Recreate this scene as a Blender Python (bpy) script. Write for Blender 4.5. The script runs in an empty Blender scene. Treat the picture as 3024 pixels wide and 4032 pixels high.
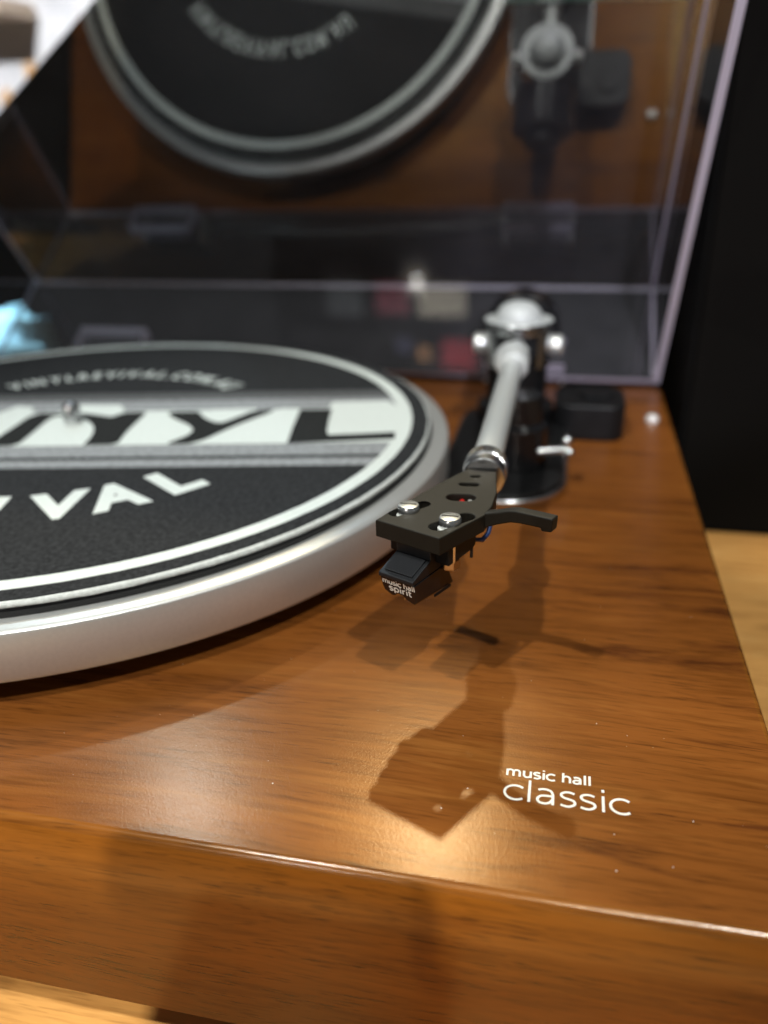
import bpy, bmesh, math, random
from mathutils import Vector, Matrix
random.seed(7)
S = 0.001                                    # all builders take millimetres
sc = bpy.context.scene
COL = sc.collection

# ------------------------------------------------------------------ camera
cam_d = bpy.data.cameras.new('camera'); cam = bpy.data.objects.new('camera', cam_d); COL.objects.link(cam)
rx, ry, rz = 1.1367, 0.0245, 0.2127
cam.matrix_world = Matrix.Translation(Vector((189.748, -277.106, 127.090)) * S) @ (
    Matrix.Rotation(rz, 4, 'Z') @ Matrix.Rotation(ry, 4, 'Y') @ Matrix.Rotation(rx, 4, 'X'))
cam_d.sensor_fit = 'AUTO'; cam_d.sensor_width = 36.0
cam_d.lens = 36.0 * 3203.4 / 4032
cam_d.clip_start = 0.004; cam_d.clip_end = 60
cam_d.dof.use_dof = True
cam_d.dof.focus_distance = 0.184
cam_d.dof.aperture_fstop = 7.2
cam_d.dof.aperture_blades = 0
sc.camera = cam

# ------------------------------------------------------------------ world and lamps (indoor shop light)
w = bpy.data.worlds.new("World"); sc.world = w; w.use_nodes = True
w.node_tree.nodes['Background'].inputs[0].default_value = (0.92, 0.96, 1.0, 1)
w.node_tree.nodes['Background'].inputs[1].default_value = 0.055
sc.view_settings.view_transform = 'Standard'; sc.view_settings.look = 'None'
sc.view_settings.gamma = 1.0; sc.view_settings.exposure = 0.0
sc.cycles.max_bounces = 14; sc.cycles.transparent_max_bounces = 24
sc.cycles.glossy_bounces = 6
sc.cycles.use_denoising = True
sc.cycles.sample_clamp_indirect = 6.0
sc.cycles.caustics_reflective = False

ZT0 = -68.0
def spot(name, at, direction, dist, watts, colour, radius, cone=40, blend=0.5):
    d = Vector(direction).normalized()
    l = bpy.data.lights.new(name, 'SPOT'); l.energy = watts; l.color = colour
    l.shadow_soft_size = radius * S; l.spot_size = math.radians(cone); l.spot_blend = blend
    o = bpy.data.objects.new(name, l); COL.objects.link(o)
    o.location = (Vector(at) + d * dist) * S
    o.rotation_euler = d.to_track_quat('Z', 'Y').to_euler()
    return o
spot('spot_light', (172, -158, 0), (-0.149, 0.925, 1.0), 2700, 165, (1.0, 0.87, 0.58), 34, 40)      # key from behind, through the lid
spot('spot_light', (170, -60, 0), (-0.29, -0.44, 1.0), 1600, 62, (0.98, 1.0, 0.95), 20, 26, 0.85)        # two front ceiling lamps
spot('spot_light', (170, -60, 0), (0.29, -0.46, 1.0), 1600, 62, (0.98, 1.0, 0.95), 20, 26, 0.85)
spot('spot_light', (140, -264, ZT0), (0.20, -0.79, 1.0), 1700, 165, (1.0, 0.93, 0.76), 22, 9.6)        # lamp behind the photographer
spot('spot_light', (120, -162, 0), (-0.55, 0.92, 1.0), 2700, 74, (0.74, 0.92, 1.0), 45, 40)        # cool lamp, rear left
spot('spot_light', (238, -112, 0), (0.41, 1.28, 1.0), 2500, 95, (0.95, 0.96, 1.0), 40, 4.5)         # lamp over the loudspeaker
spot('spot_light', (350, 110, ZT0), (0.55, -0.55, 1.0), 1500, 60, (1.0, 0.88, 0.70), 30, 5)          # narrow spot added above to brighten the table at the right
spot('front_fill_light', (240, 118, 95), (0.16, -1.0, 0.30), 1500, 60, (0.86, 0.86, 1.0), 20, 9.5)     # low spot added to brighten the sheet edges at the lid's right end
spot('front_fill_light', (150, -100, 0), (-359, -1400, 319), 1480, 15, (1.0, 0.95, 0.87), 13, 46)

# ------------------------------------------------------------------ materials
MATS = {}
def new_mat(name):
    m = bpy.data.materials.new(name); m.use_nodes = True
    MATS[name] = m
    nt = m.node_tree
    return m, nt, nt.nodes['Principled BSDF']
def N(nt, typ, **kw):
    n = nt.nodes.new(typ)
    for k, v in kw.items(): setattr(n, k, v)
    return n
def noise(nt, vec, scale, detail=3, rough=0.55, dist=0.0):
    n = N(nt, 'ShaderNodeTexNoise'); n.inputs['Scale'].default_value = scale
    n.inputs['Detail'].default_value = detail; n.inputs['Roughness'].default_value = rough
    n.inputs['Distortion'].default_value = dist
    nt.links.new(vec, n.inputs['Vector']); return n.outputs['Fac']
def mapping(nt, src, scale, loc=(0, 0, 0), rot=(0, 0, 0)):
    m = N(nt, 'ShaderNodeMapping'); m.inputs['Scale'].default_value = scale
    m.inputs['Location'].default_value = loc; m.inputs['Rotation'].default_value = rot
    nt.links.new(src, m.inputs['Vector']); return m.outputs[0]
def ramp(nt, fac, stops, interp='LINEAR'):
    r = N(nt, 'ShaderNodeValToRGB'); r.color_ramp.interpolation = interp
    els = r.color_ramp.elements
    while len(els) < len(stops): els.new(0.5)
    for e, (p, c) in zip(els, stops):
        e.position = p; e.color = (*c, 1) if len(c) == 3 else c
    nt.links.new(fac, r.inputs[0]); return r.outputs[0]
def mixc(nt, fac, a, b, mode='MIX'):
    m = N(nt, 'ShaderNodeMix', data_type='RGBA', blend_type=mode)
    if isinstance(fac, float): m.inputs[0].default_value = fac
    else: nt.links.new(fac, m.inputs[0])
    for i, x in ((6, a), (7, b)):
        if isinstance(x, tuple): m.inputs[i].default_value = (*x, 1)
        else: nt.links.new(x, m.inputs[i])
    return m.outputs[2]
def bump(nt, height, strength, dist, target, sock='Normal'):
    b = N(nt, 'ShaderNodeBump'); b.inputs['Strength'].default_value = strength
    b.inputs['Distance'].default_value = dist
    nt.links.new(height, b.inputs['Height']); nt.links.new(b.outputs[0], target.inputs[sock]); return b
def coords(nt): return N(nt, 'ShaderNodeTexCoord').outputs['Object']

WOOD_SHIFT = (0.81, 0.047, 0.0)
def wood_mat(name, base, light, dark, pore, k=1.0, coat=0.065, rough=0.5, coat_rough=0.15, sparkle=0.6, pore_amt=0.75, band=9.0):
    m, nt, b = new_mat(name)
    co = mapping(nt, coords(nt), (1, 1, 1), WOOD_SHIFT)
    warp = N(nt, 'ShaderNodeTexNoise'); warp.inputs['Scale'].default_value = 9 * k; warp.inputs['Detail'].default_value = 2
    nt.links.new(mapping(nt, co, (0.6, 1, 1)), warp.inputs['Vector'])
    add = N(nt, 'ShaderNodeVectorMath', operation='MULTIPLY_ADD')
    nt.links.new(warp.outputs['Color'], add.inputs[0]); add.inputs[1].default_value = (0.02, 0.016, 0.016)
    nt.links.new(co, add.inputs[2]); v = add.outputs[0]
    broad = noise(nt, mapping(nt, v, (band * 1.1 * k, 95 * k, 95 * k)), 1.0, 5, 0.66, 0.6)
    fine = noise(nt, mapping(nt, v, (40 * k, 560 * k, 560 * k)), 1.0, 3, 0.6)
    pores = noise(nt, mapping(nt, v, (95 * k, 1900 * k, 1900 * k), (3, 1, 2)), 1.0, 2, 0.5)
    cloud = noise(nt, mapping(nt, co, (14, 22, 22), (5, 2, 1)), 1.0, 2)
    c = ramp(nt, broad, [(0.32, dark), (0.45, base), (0.56, base), (0.70, light)])
    c = mixc(nt, ramp(nt, fine, [(0.34, (0.62,)*3), (0.52, (1,)*3), (0.7, (1.16,)*3)]), (0, 0, 0), c, 'MIX') if False else mixc(nt, 1.0, c, ramp(nt, fine, [(0.28, (0.70, 0.66, 0.62)), (0.50, (1, 1, 1)), (0.72, (1.10, 1.09, 1.06))]), 'MULTIPLY')
    pm = ramp(nt, pores, [(0.33, (1, 1, 1)), (0.43, (0, 0, 0))])
    gate = ramp(nt, broad, [(0.36, (pore_amt,)*3), (0.60, (pore_amt * 0.15,)*3)])
    pm = mixc(nt, 1.0, pm, gate, 'MULTIPLY')
    c = mixc(nt, pm, c, pore)
    c = mixc(nt, 1.0, c, ramp(nt, cloud, [(0.3, (0.84, 0.82, 0.80)), (0.7, (1.14, 1.12, 1.1))]), 'MULTIPLY')
    nt.links.new(c, b.inputs['Base Color'])
    b.inputs['Roughness'].default_value = 0.24; b.inputs['Specular IOR Level'].default_value = 0.24
    b.inputs['Specular Tint'].default_value = (1.0, 0.60, 0.18, 1)
    b.inputs['Coat Weight'].default_value = coat; b.inputs['Coat Roughness'].default_value = coat_rough
    b.inputs['Coat IOR'].default_value = 1.5
    grit = noise(nt, co, 2500, 2, 0.6)
    bump(nt, grit, 0.16 * sparkle, 0.00022, b, 'Coat Normal')
    bump(nt, grit, 0.20 * sparkle, 0.00022, b, 'Normal')
    return m
M_wood = wood_mat('walnut veneer', (0.176, 0.0575, 0.0112), (0.220, 0.079, 0.0160), (0.086, 0.0255, 0.0066), (0.032, 0.011, 0.004))
M_front = wood_mat('walnut veneer brightened', (0.265, 0.094, 0.0115), (0.31, 0.117, 0.016), (0.20, 0.067, 0.009), (0.055, 0.018, 0.0035), pore_amt=1.0)  # side faces lightened in colour to make up for missing front light
M_gloss_edge = wood_mat('walnut highlight edge', (0.20, 0.070, 0.0115), (0.25, 0.094, 0.017), (0.10, 0.032, 0.007), (0.032, 0.011, 0.004), coat=0.75, coat_rough=0.17, sparkle=0.5)  # lighter, glossier bevel made up to bring out the edge highlight
M_table = wood_mat('pale oak laminate', (0.43, 0.225, 0.070), (0.49, 0.285, 0.10), (0.27, 0.13, 0.040), (0.22, 0.11, 0.035), k=0.9, coat=0.1, rough=0.5, coat_rough=0.4, sparkle=0.6, pore_amt=1.0, band=22)

def plain(name, col, rough=0.5, metal=0.0, coat=0.0, var=0.0, vscale=400, bmp=0.0, bscale=2500, sheen=0.0, spec=0.5):
    m, nt, b = new_mat(name)
    co = coords(nt)
    if var:
        f = noise(nt, co, vscale, 4, 0.6)
        lo = tuple(c * (1 - var) for c in col); hi = tuple(min(1, c * (1 + var)) for c in col)
        nt.links.new(ramp(nt, f, [(0.32, lo), (0.68, hi)]), b.inputs['Base Color'])
    else: b.inputs['Base Color'].default_value = (*col, 1)
    b.inputs['Roughness'].default_value = rough; b.inputs['Metallic'].default_value = metal
    b.inputs['Coat Weight'].default_value = coat; b.inputs['Specular IOR Level'].default_value = spec
    if sheen:
        b.inputs['Sheen Weight'].default_value = sheen; b.inputs['Sheen Roughness'].default_value = 0.5
    if bmp: bump(nt, noise(nt, co, bscale, 2, 0.6), bmp, 0.0002, b)
    return m
M_felt = plain('black felt', (0.034, 0.035, 0.037), 1.0, var=0.35, vscale=700, bmp=0.7, bscale=2600, spec=0.0)
M_white = plain('white felt print', (0.70, 0.745, 0.715), 0.9, var=0.06, vscale=600, bmp=0.6, bscale=2600, spec=0.0)
M_rim = plain('pale cut felt edge', (0.70, 0.73, 0.71), 1.0, var=0.12, vscale=900, bmp=0.8, bscale=2600, spec=0.0)
M_ink = plain('black felt print', (0.030, 0.031, 0.031), 1.0, var=0.3, vscale=700, bmp=0.6, bscale=2600, spec=0.0)
M_grey = plain('grey felt print', (0.30, 0.31, 0.32), 0.95, var=0.35, vscale=500, bmp=0.6, bscale=2600, spec=0.0)
M_dgrey = plain('dark grey felt print', (0.115, 0.117, 0.12), 0.95, var=0.30, vscale=500, bmp=0.6, bscale=2600, spec=0.0)
M_alu = plain('satin aluminium', (0.68, 0.68, 0.665), 0.42, metal=0.68, var=0.03, vscale=900, bmp=0.06, bscale=4000)
M_tube = plain('pearl grey arm metal', (0.72, 0.74, 0.73), 0.30, metal=0.38)
M_chrome = plain('bright chrome', (0.82, 0.82, 0.84), 0.10, metal=1.0)
M_schrome = plain('satin chrome', (0.70, 0.70, 0.71), 0.24, metal=1.0)
M_cap = plain('bead blasted aluminium', (0.44, 0.455, 0.45), 0.48, metal=0.1)
M_dchrome = plain('dark chrome', (0.30, 0.30, 0.31), 0.24, metal=1.0)
M_screw = plain('zinc screw', (0.72, 0.73, 0.74), 0.26, metal=0.92)
M_pol = plain('highlight white button', (0.92, 0.90, 0.85), 0.25, metal=0.4)  # near-white base stands in for a hot highlight
M_ball = plain('polished screw metal', (0.86, 0.87, 0.84), 0.3, metal=0.75)
M_gun = plain('gunmetal anodised', (0.0135, 0.0115, 0.0085), 0.50, bmp=0.16, bscale=4200, var=0.10, vscale=1500, spec=0.20)
M_black = plain('black plastic', (0.007, 0.007, 0.0075), 0.42, bmp=0.05, bscale=3000, spec=0.25)
M_blacks = plain('black gloss plastic', (0.008, 0.008, 0.009), 0.22)
M_navy = plain('blue black plastic', (0.0055, 0.006, 0.008), 0.50, var=0.3, vscale=1200, bmp=0.3, bscale=6000)
M_gold = plain('copper gold plated metal', (0.55, 0.42, 0.28), 0.30, metal=1.0)
M_label = plain('white print', (0.84, 0.84, 0.80), 0.6)
M_silverprint = plain('silver white print', (0.83, 0.80, 0.72), 0.45)
M_blue = plain('blue wire sleeve', (0.02, 0.05, 0.17), 0.4)
M_red = plain('red wire sleeve', (0.42, 0.008, 0.006), 0.4)
M_clearw = plain('grey wire', (0.35, 0.34, 0.32), 0.3)
M_rubber = plain('black rubber', (0.008, 0.008, 0.008), 0.8)
M_wall = plain('matt black board', (0.004, 0.0038, 0.0034), 0.85, var=0.2, vscale=60, spec=0.1)
M_cloth = plain('black speaker cloth', (0.0045, 0.004, 0.0034), 0.9, var=0.3, vscale=3000, bmp=0.3, bscale=3000, spec=0.05)
M_stylus = plain('bright steel', (0.9, 0.9, 0.9), 0.12, metal=1.0)
M_dust = plain('pale dust', (0.85, 0.82, 0.76), 0.8)

def acrylic(name, refl, tint, haze):
    # thin clear sheet: front faces reflect by Fresnel, a trace of dusty haze, the rest goes straight through
    m = bpy.data.materials.new(name); m.use_nodes = True; nt = m.node_tree
    for n in list(nt.nodes): nt.nodes.remove(n)
    out = N(nt, 'ShaderNodeOutputMaterial')
    tr = N(nt, 'ShaderNodeBsdfTransparent'); tr.inputs[0].default_value = (*tint, 1)
    gl = N(nt, 'ShaderNodeBsdfGlossy'); gl.inputs['Roughness'].default_value = 0.02
    gl.inputs['Color'].default_value = (1, 1, 1, 1)
    df = N(nt, 'ShaderNodeBsdfDiffuse'); df.inputs[0].default_value = (0.62, 0.60, 0.66, 1)
    co = coords(nt)
    hz = ramp(nt, noise(nt, co, 30, 3), [(0.3, (haze * 0.6,)*3), (0.7, (haze * 1.4,)*3)])
    mx0 = N(nt, 'ShaderNodeMixShader'); nt.links.new(hz, mx0.inputs[0])
    nt.links.new(tr.outputs[0], mx0.inputs[1]); nt.links.new(df.outputs[0], mx0.inputs[2])
    fr = N(nt, 'ShaderNodeFresnel'); fr.inputs['IOR'].default_value = refl
    geo = N(nt, 'ShaderNodeNewGeometry')
    inv = N(nt, 'ShaderNodeMath', operation='SUBTRACT'); inv.inputs[0].default_value = 1.0
    nt.links.new(geo.outputs['Backfacing'], inv.inputs[1])
    mul = N(nt, 'ShaderNodeMath', operation='MULTIPLY')
    nt.links.new(fr.outputs[0], mul.inputs[0]); nt.links.new(inv.outputs[0], mul.inputs[1])
    mx = N(nt, 'ShaderNodeMixShader'); nt.links.new(mul.outputs[0], mx.inputs[0])
    nt.links.new(mx0.outputs[0], mx.inputs[1]); nt.links.new(gl.outputs[0], mx.inputs[2])
    nt.links.new(mx.outputs[0], out.inputs['Surface'])
    return m
M_acr = acrylic('clear acrylic sheet', 3.3, (0.96, 0.96, 0.97), 0.024)
def edge_mat(name, col, mixf):
    m = bpy.data.materials.new(name); m.use_nodes = True; nt = m.node_tree
    b = nt.nodes['Principled BSDF']; out = nt.nodes['Material Output']
    b.inputs['Base Color'].default_value = (*col, 1); b.inputs['Roughness'].default_value = 0.3
    b.inputs['Subsurface Weight'].default_value = 0.0
    tl = N(nt, 'ShaderNodeBsdfTranslucent'); tl.inputs[0].default_value = (*col, 1)
    tr = N(nt, 'ShaderNodeBsdfTransparent')
    a = N(nt, 'ShaderNodeMixShader'); a.inputs[0].default_value = 0.4
    nt.links.new(b.outputs[0], a.inputs[1]); nt.links.new(tl.outputs[0], a.inputs[2])
    c = N(nt, 'ShaderNodeMixShader'); c.inputs[0].default_value = mixf
    nt.links.new(tr.outputs[0], c.inputs[1]); nt.links.new(a.outputs[0], c.inputs[2])
    nt.links.new(c.outputs[0], out.inputs['Surface'])
    return m
M_edge2 = edge_mat('acrylic edge dim glow', (0.45, 0.48, 0.70), 0.28)  # dimmer copy of the painted edge glow, for the left side wall
M_edge = edge_mat('acrylic edge painted glow', (0.90, 0.85, 1.0), 0.86)  # pale lilac stands for light piped out through the sheet edges

# ------------------------------------------------------------------ mesh helpers (mm in, metres out)
def put(name, verts, faces, mat, parent=None, smooth=False, bevel=0, segs=2, mats=None, midx=None, angle=30):
    vs = [Vector(v) for v in verts]
    lo = Vector([min(v[i] for v in vs) for i in range(3)]); hi = Vector([max(v[i] for v in vs) for i in range(3)])
    c = (lo + hi) / 2
    me = bpy.data.meshes.new(name)
    me.from_pydata([tuple((v - c) * S) for v in vs], [], faces)
    bm = bmesh.new(); bm.from_mesh(me)
    bmesh.ops.recalc_face_normals(bm, faces=bm.faces[:]); bm.to_mesh(me); bm.free()
    for m in (mats or [mat]): me.materials.append(m)
    if midx:
        for p, i in zip(me.polygons, midx): p.material_index = i
    if smooth: me.shade_smooth()
    o = bpy.data.objects.new(name, me); COL.objects.link(o)
    o.location = c * S
    if bevel:
        md = o.modifiers.new('bevel', 'BEVEL'); md.width = bevel * S; md.segments = segs
        md.limit_method = 'ANGLE'; md.angle_limit = math.radians(angle); md.harden_normals = True
        me.shade_smooth()
    if parent: attach(o, parent)
    return o
def world_loc(o):
    return o.location if o.parent is None else o.location + world_loc(o.parent)
def attach(o, parent):
    o.location = o.location - world_loc(parent)
    o.parent = parent
def empty(name, at):
    o = bpy.data.objects.new(name, None); COL.objects.link(o); o.location = Vector(at) * S
    o.empty_display_size = 0.02; return o
def tag(o, label=None, cat=None, group=None, kind=None):
    for k, v in (('label', label), ('category', cat), ('group', group), ('kind', kind)):
        if v: o[k] = v
    return o
def box_vf(x0, x1, y0, y1, z0, z1):
    v = [(x, y, z) for x in (x0, x1) for y in (y0, y1) for z in (z0, z1)]
    f = [(0, 1, 3, 2), (4, 6, 7, 5), (0, 4, 5, 1), (2, 3, 7, 6), (0, 2, 6, 4), (1, 5, 7, 3)]
    return v, f
def box(name, x0, x1, y0, y1, z0, z1, mat, parent=None, bevel=0, segs=2):
    return put(name, *box_vf(x0, x1, y0, y1, z0, z1), mat, parent, bevel=bevel, segs=segs)
def prism(name, poly, z0, z1, mat, parent=None, frame=None, bevel=0, segs=2, angle=30):
    n = len(poly); f = frame or (lambda x, y, z: (x, y, z))
    v = [f(x, y, z0) for x, y in poly] + [f(x, y, z1) for x, y in poly]
    fs = [tuple(range(n))[::-1], tuple(range(n, 2 * n))] + [(i, (i + 1) % n, n + (i + 1) % n, n + i) for i in range(n)]
    return put(name, v, fs, mat, parent, bevel=bevel, segs=segs, angle=angle)
def lathe(name, prof, centre, mat, parent=None, segs=64, axis='Z', smooth=True, a0=0.0, a1=2 * math.pi, bevel=0, angle=30):
    full = abs(a1 - a0 - 2 * math.pi) < 1e-6
    na = segs if full else segs + 1
    v = []
    for i in range(na):
        t = a0 + (a1 - a0) * i / segs
        for r, h in prof:
            p = (r * math.cos(t), r * math.sin(t), h)
            if axis == 'Y': p = (p[0], h, p[1])
            if axis == 'X': p = (h, p[0], p[1])
            v.append((p[0] + centre[0], p[1] + centre[1], p[2] + centre[2]))
    k = len(prof); fs = []
    for i in range(segs):
        j = (i + 1) % na
        for q in range(k - 1):
            fs.append((i * k + q, j * k + q, j * k + q + 1, i * k + q + 1))
    if full:
        if prof[0][0] > 1e-6: fs.append(tuple(i * k for i in range(segs))[::-1])
        if prof[-1][0] > 1e-6: fs.append(tuple(i * k + k - 1 for i in range(segs)))
    o = put(name, v, fs, mat, parent)
    bm = bmesh.new(); bm.from_mesh(o.data)
    bmesh.ops.remove_doubles(bm, verts=bm.verts[:], dist=1e-7)
    bmesh.ops.recalc_face_normals(bm, faces=bm.faces[:]); bm.to_mesh(o.data); bm.free()
    if smooth:
        o.data.shade_smooth()
        if bevel:
            md = o.modifiers.new('bevel', 'BEVEL'); md.width = bevel * S; md.segments = 2
            md.limit_method = 'ANGLE'; md.angle_limit = math.radians(angle); md.harden_normals = True
        else:
            o.data.set_sharp_from_angle(angle=math.radians(35))
    return o
def tube(name, pts, r, mat, parent=None, segs=12, radii=None):
    P = [Vector(p) for p in pts]; v = []; fs = []; up = Vector((0.13, 0.21, 0.97))
    for i, p in enumerate(P):
        d = (P[min(i + 1, len(P) - 1)] - P[max(i - 1, 0)]).normalized()
        a = d.cross(up).normalized(); b = d.cross(a)
        rr = radii[i] if radii else r
        for s in range(segs):
            t = 2 * math.pi * s / segs; v.append(p + (a * math.cos(t) + b * math.sin(t)) * rr)
    for i in range(len(P) - 1):
        for s in range(segs):
            fs.append((i * segs + s, i * segs + (s + 1) % segs, (i + 1) * segs + (s + 1) % segs, (i + 1) * segs + s))
    fs += [tuple(range(segs))[::-1], tuple(range((len(P) - 1) * segs, len(P) * segs))]
    o = put(name, v, fs, mat, parent, smooth=True); o.data.set_sharp_from_angle(angle=math.radians(50)); return o
def arc(cx, cy, r, a0, a1, n):
    return [(cx + r * math.cos(math.radians(a0 + (a1 - a0) * i / n)), cy + r * math.sin(math.radians(a0 + (a1 - a0) * i / n))) for i in range(n + 1)]
def rrect(x0, x1, y0, y1, r, n=8):
    return arc(x1 - r, y0 + r, r, -90, 0, n) + arc(x1 - r, y1 - r, r, 0, 90, n) + arc(x0 + r, y1 - r, r, 90, 180, n) + arc(x0 + r, y0 + r, r, 180, 270, n)
def sphere(name, c, r, mat, parent=None):
    prof = [(r * math.sin(math.pi * i / 14), -r * math.cos(math.pi * i / 14)) for i in range(15)]
    return lathe(name, prof, c, mat, parent, segs=24)
def text_geo(body, bold=0.0, res=4):
    cu = bpy.data.curves.new('text', 'FONT'); cu.body = body; cu.offset = bold; cu.resolution_u = res
    o = bpy.data.objects.new('text', cu); COL.objects.link(o)
    dg = bpy.context.evaluated_depsgraph_get(); dg.update()
    me = bpy.data.meshes.new_from_object(o.evaluated_get(dg))
    vs = [v.co.copy() for v in me.vertices]; fs = [tuple(p.vertices) for p in me.polygons]
    bpy.data.objects.remove(o); bpy.data.curves.remove(cu); bpy.data.meshes.remove(me)
    return vs, fs
def text_flat(name, body, mat, parent, frame, width=None, height_cap=None, bold=0.0, z=0.0):
    # frame maps (u, v) in mm on the printed surface to a point; text starts at u = 0 on the base line v = 0
    vs, fs = text_geo(body, bold)
    x0 = min(v.x for v in vs); x1 = max(v.x for v in vs)
    y1 = max(v.y for v in vs)
    sx = width / (x1 - x0); sy = (height_cap / y1) if height_cap else sx
    o = put(name, [frame((v.x - x0) * sx, v.y * sy) for v in vs], fs, mat, parent)
    return o

def _cr(pts, n=7):
    P = [Vector(p) for p in pts]; out = []
    for i in range(len(P) - 1):
        p0 = P[max(i - 1, 0)]; p1 = P[i]; p2 = P[i + 1]; p3 = P[min(i + 2, len(P) - 1)]
        for k in range(n):
            t = k / n
            out.append(0.5 * ((2 * p1) + (p2 - p0) * t + (2 * p0 - 5 * p1 + 4 * p2 - p3) * t * t + (3 * p1 - p0 - 3 * p2 + p3) * t ** 3))
    return out + [P[-1]]
def _el(cx, cy, rx_, ry_, a0, a1, n=20):
    return [Vector((cx + rx_ * math.cos(math.radians(a0 + (a1 - a0) * i / n)), cy + ry_ * math.sin(math.radians(a0 + (a1 - a0) * i / n)))) for i in range(n + 1)]
def V2(*p): return [Vector(q) for q in p]
# strokes of a humanist sans, x-height = 1 : (advance, strokes)
GLYPH = {
 'c': (0.92, [_el(0.55, 0.5, 0.47, 0.46, 48, 312)]),
 'l': (0.44, [V2((0.22, 0.0), (0.22, 1.42))]),
 'i': (0.44, [V2((0.22, 0.0), (0.22, 1.0)), V2((0.22, 1.24), (0.22, 1.42))]),
 'a': (1.00, [_cr([(0.16, 0.88), (0.32, 0.945), (0.50, 0.955), (0.70, 0.87), (0.79, 0.66)]) + V2((0.79, 0.0)),
              _cr([(0.79, 0.55), (0.52, 0.545), (0.28, 0.50), (0.14, 0.30), (0.22, 0.10), (0.42, 0.04), (0.63, 0.11), (0.77, 0.32)])]),
 's': (0.84, [_cr([(0.70, 0.88), (0.52, 0.95), (0.32, 0.94), (0.16, 0.83), (0.16, 0.67), (0.30, 0.56), (0.50, 0.50), (0.68, 0.41), (0.71, 0.23), (0.56, 0.08), (0.36, 0.04), (0.12, 0.11)])]),
 'u': (1.04, [V2((0.18, 1.0), (0.18, 0.40)) + _el(0.50, 0.40, 0.32, 0.35, 185, 355)[1:] + V2((0.83, 0.40)), V2((0.84, 1.0), (0.84, 0.0))]),
 'h': (1.04, [V2((0.18, 0.0), (0.18, 1.42)), V2((0.18, 0.58)) + _el(0.51, 0.60, 0.33, 0.35, 175, 0) + V2((0.84, 0.0))]),
 'm': (1.62, [V2((0.18, 0.0), (0.18, 1.0)), V2((0.18, 0.60)) + _el(0.48, 0.62, 0.30, 0.33, 175, 0) + V2((0.78, 0.0)),
              V2((0.79, 0.60)) + _el(1.09, 0.62, 0.30, 0.33, 175, 0) + V2((1.39, 0.0))]),
 'p': (1.04, [V2((0.18, 1.0), (0.18, -0.38)), _el(0.53, 0.5, 0.36, 0.46, 178, -178, 28)]),
 'r': (0.68, [V2((0.18, 0.0), (0.18, 1.0)), V2((0.18, 0.56)) + _el(0.52, 0.56, 0.33, 0.38, 170, 75)]),
 't': (0.66, [V2((0.26, 1.30), (0.26, 0.30)) + _cr([(0.27, 0.18), (0.36, 0.06), (0.58, 0.04)]), V2((0.04, 0.94), (0.58, 0.94))]),
}
def stroke_text(name, body, mat, parent, frame, width, xh, weight):
    adv = []; x = 0
    for ch in body:
        adv.append(x); x += GLYPH[ch][0] if ch != ' ' else 0.55
    k = width / (x - 0.2); vs = []; fs = []
    for ch, x0 in zip(body, adv):
        if ch == ' ': continue
        for j, st in enumerate(GLYPH[ch][1]):
            st = [p for i, p in enumerate(st) if i == 0 or (p - st[i - 1]).length > 1e-4]
            q = [Vector(((x0 + p.x - 0.1) * k, p.y * xh)) for p in st]; b0 = len(vs)
            for i, p in enumerate(q):
                d0 = (p - q[i - 1]).normalized() if i else (q[1] - q[0]).normalized()
                d1 = (q[i + 1] - p).normalized() if i < len(q) - 1 else d0
                d = (d0 + d1).normalized(); n = Vector((-d.y, d.x)); m = 1 / max(0.6, n.dot(Vector((-d1.y, d1.x))))
                for sgn in (1, -1):
                    e = p + n * sgn * weight / 2 * m
                    P3 = frame(e.x, e.y); vs.append((P3[0], P3[1], P3[2] + j * 0.004))
            for i in range(len(q) - 1):
                fs.append((b0 + 2 * i, b0 + 2 * i + 1, b0 + 2 * i + 3, b0 + 2 * i + 2))
    return put(name, vs, fs, mat, parent)
def plate_holes(name, outline, holes, z0, z1, mat, parent, frame, bevel=0.25):
    cu = bpy.data.curves.new(name, 'CURVE'); cu.dimensions = '2D'; cu.fill_mode = 'BOTH'
    for poly in [outline] + holes:
        s = cu.splines.new('POLY'); s.points.add(len(poly) - 1); s.use_cyclic_u = True
        for q, p in zip(s.points, poly): q.co = (p[0], p[1], 0, 1)
    cu.extrude = (z1 - z0) / 2 - bevel; cu.bevel_depth = bevel; cu.bevel_resolution = 1; cu.offset = -bevel
    o = bpy.data.objects.new(name, cu); COL.objects.link(o)
    dg = bpy.context.evaluated_depsgraph_get(); dg.update()
    me = bpy.data.meshes.new_from_object(o.evaluated_get(dg))
    vs = [v.co.copy() for v in me.vertices]; fs = [tuple(p.vertices) for p in me.polygons]
    bpy.data.objects.remove(o); bpy.data.curves.remove(cu); bpy.data.meshes.remove(me)
    zc = (z0 + z1) / 2
    ob = put(name, [frame(v.x, v.y, v.z + zc) for v in vs], fs, mat, parent)
    return ob

# ------------------------------------------------------------------ the setting: table, black board behind
ZT = -68.0
tb = empty('display_table', (0, 0, ZT - 30))
tag(tb, 'pale oak display table under the turntable', 'table')
v, f = box_vf(-760, 760, -420, 620, ZT - 30, ZT)
put('tabletop', v, f, M_table, tb, bevel=1.5)
for x in (-720, 720):
    for y in (-380, 580):
        box('leg', x - 30, x + 30, y - 30, y + 30, ZT - 760, ZT - 30.5, M_table, tb, bevel=2)
fl = put('floor', [(-4000, -4000, ZT - 760), (4000, -4000, ZT - 760), (4000, 5000, ZT - 760), (-4000, 5000, ZT - 760)], [(0, 1, 2, 3)],
         plain('dark shop floor', (0.05, 0.048, 0.045), 0.6, var=0.2, vscale=8)); tag(fl, kind='structure')

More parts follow.
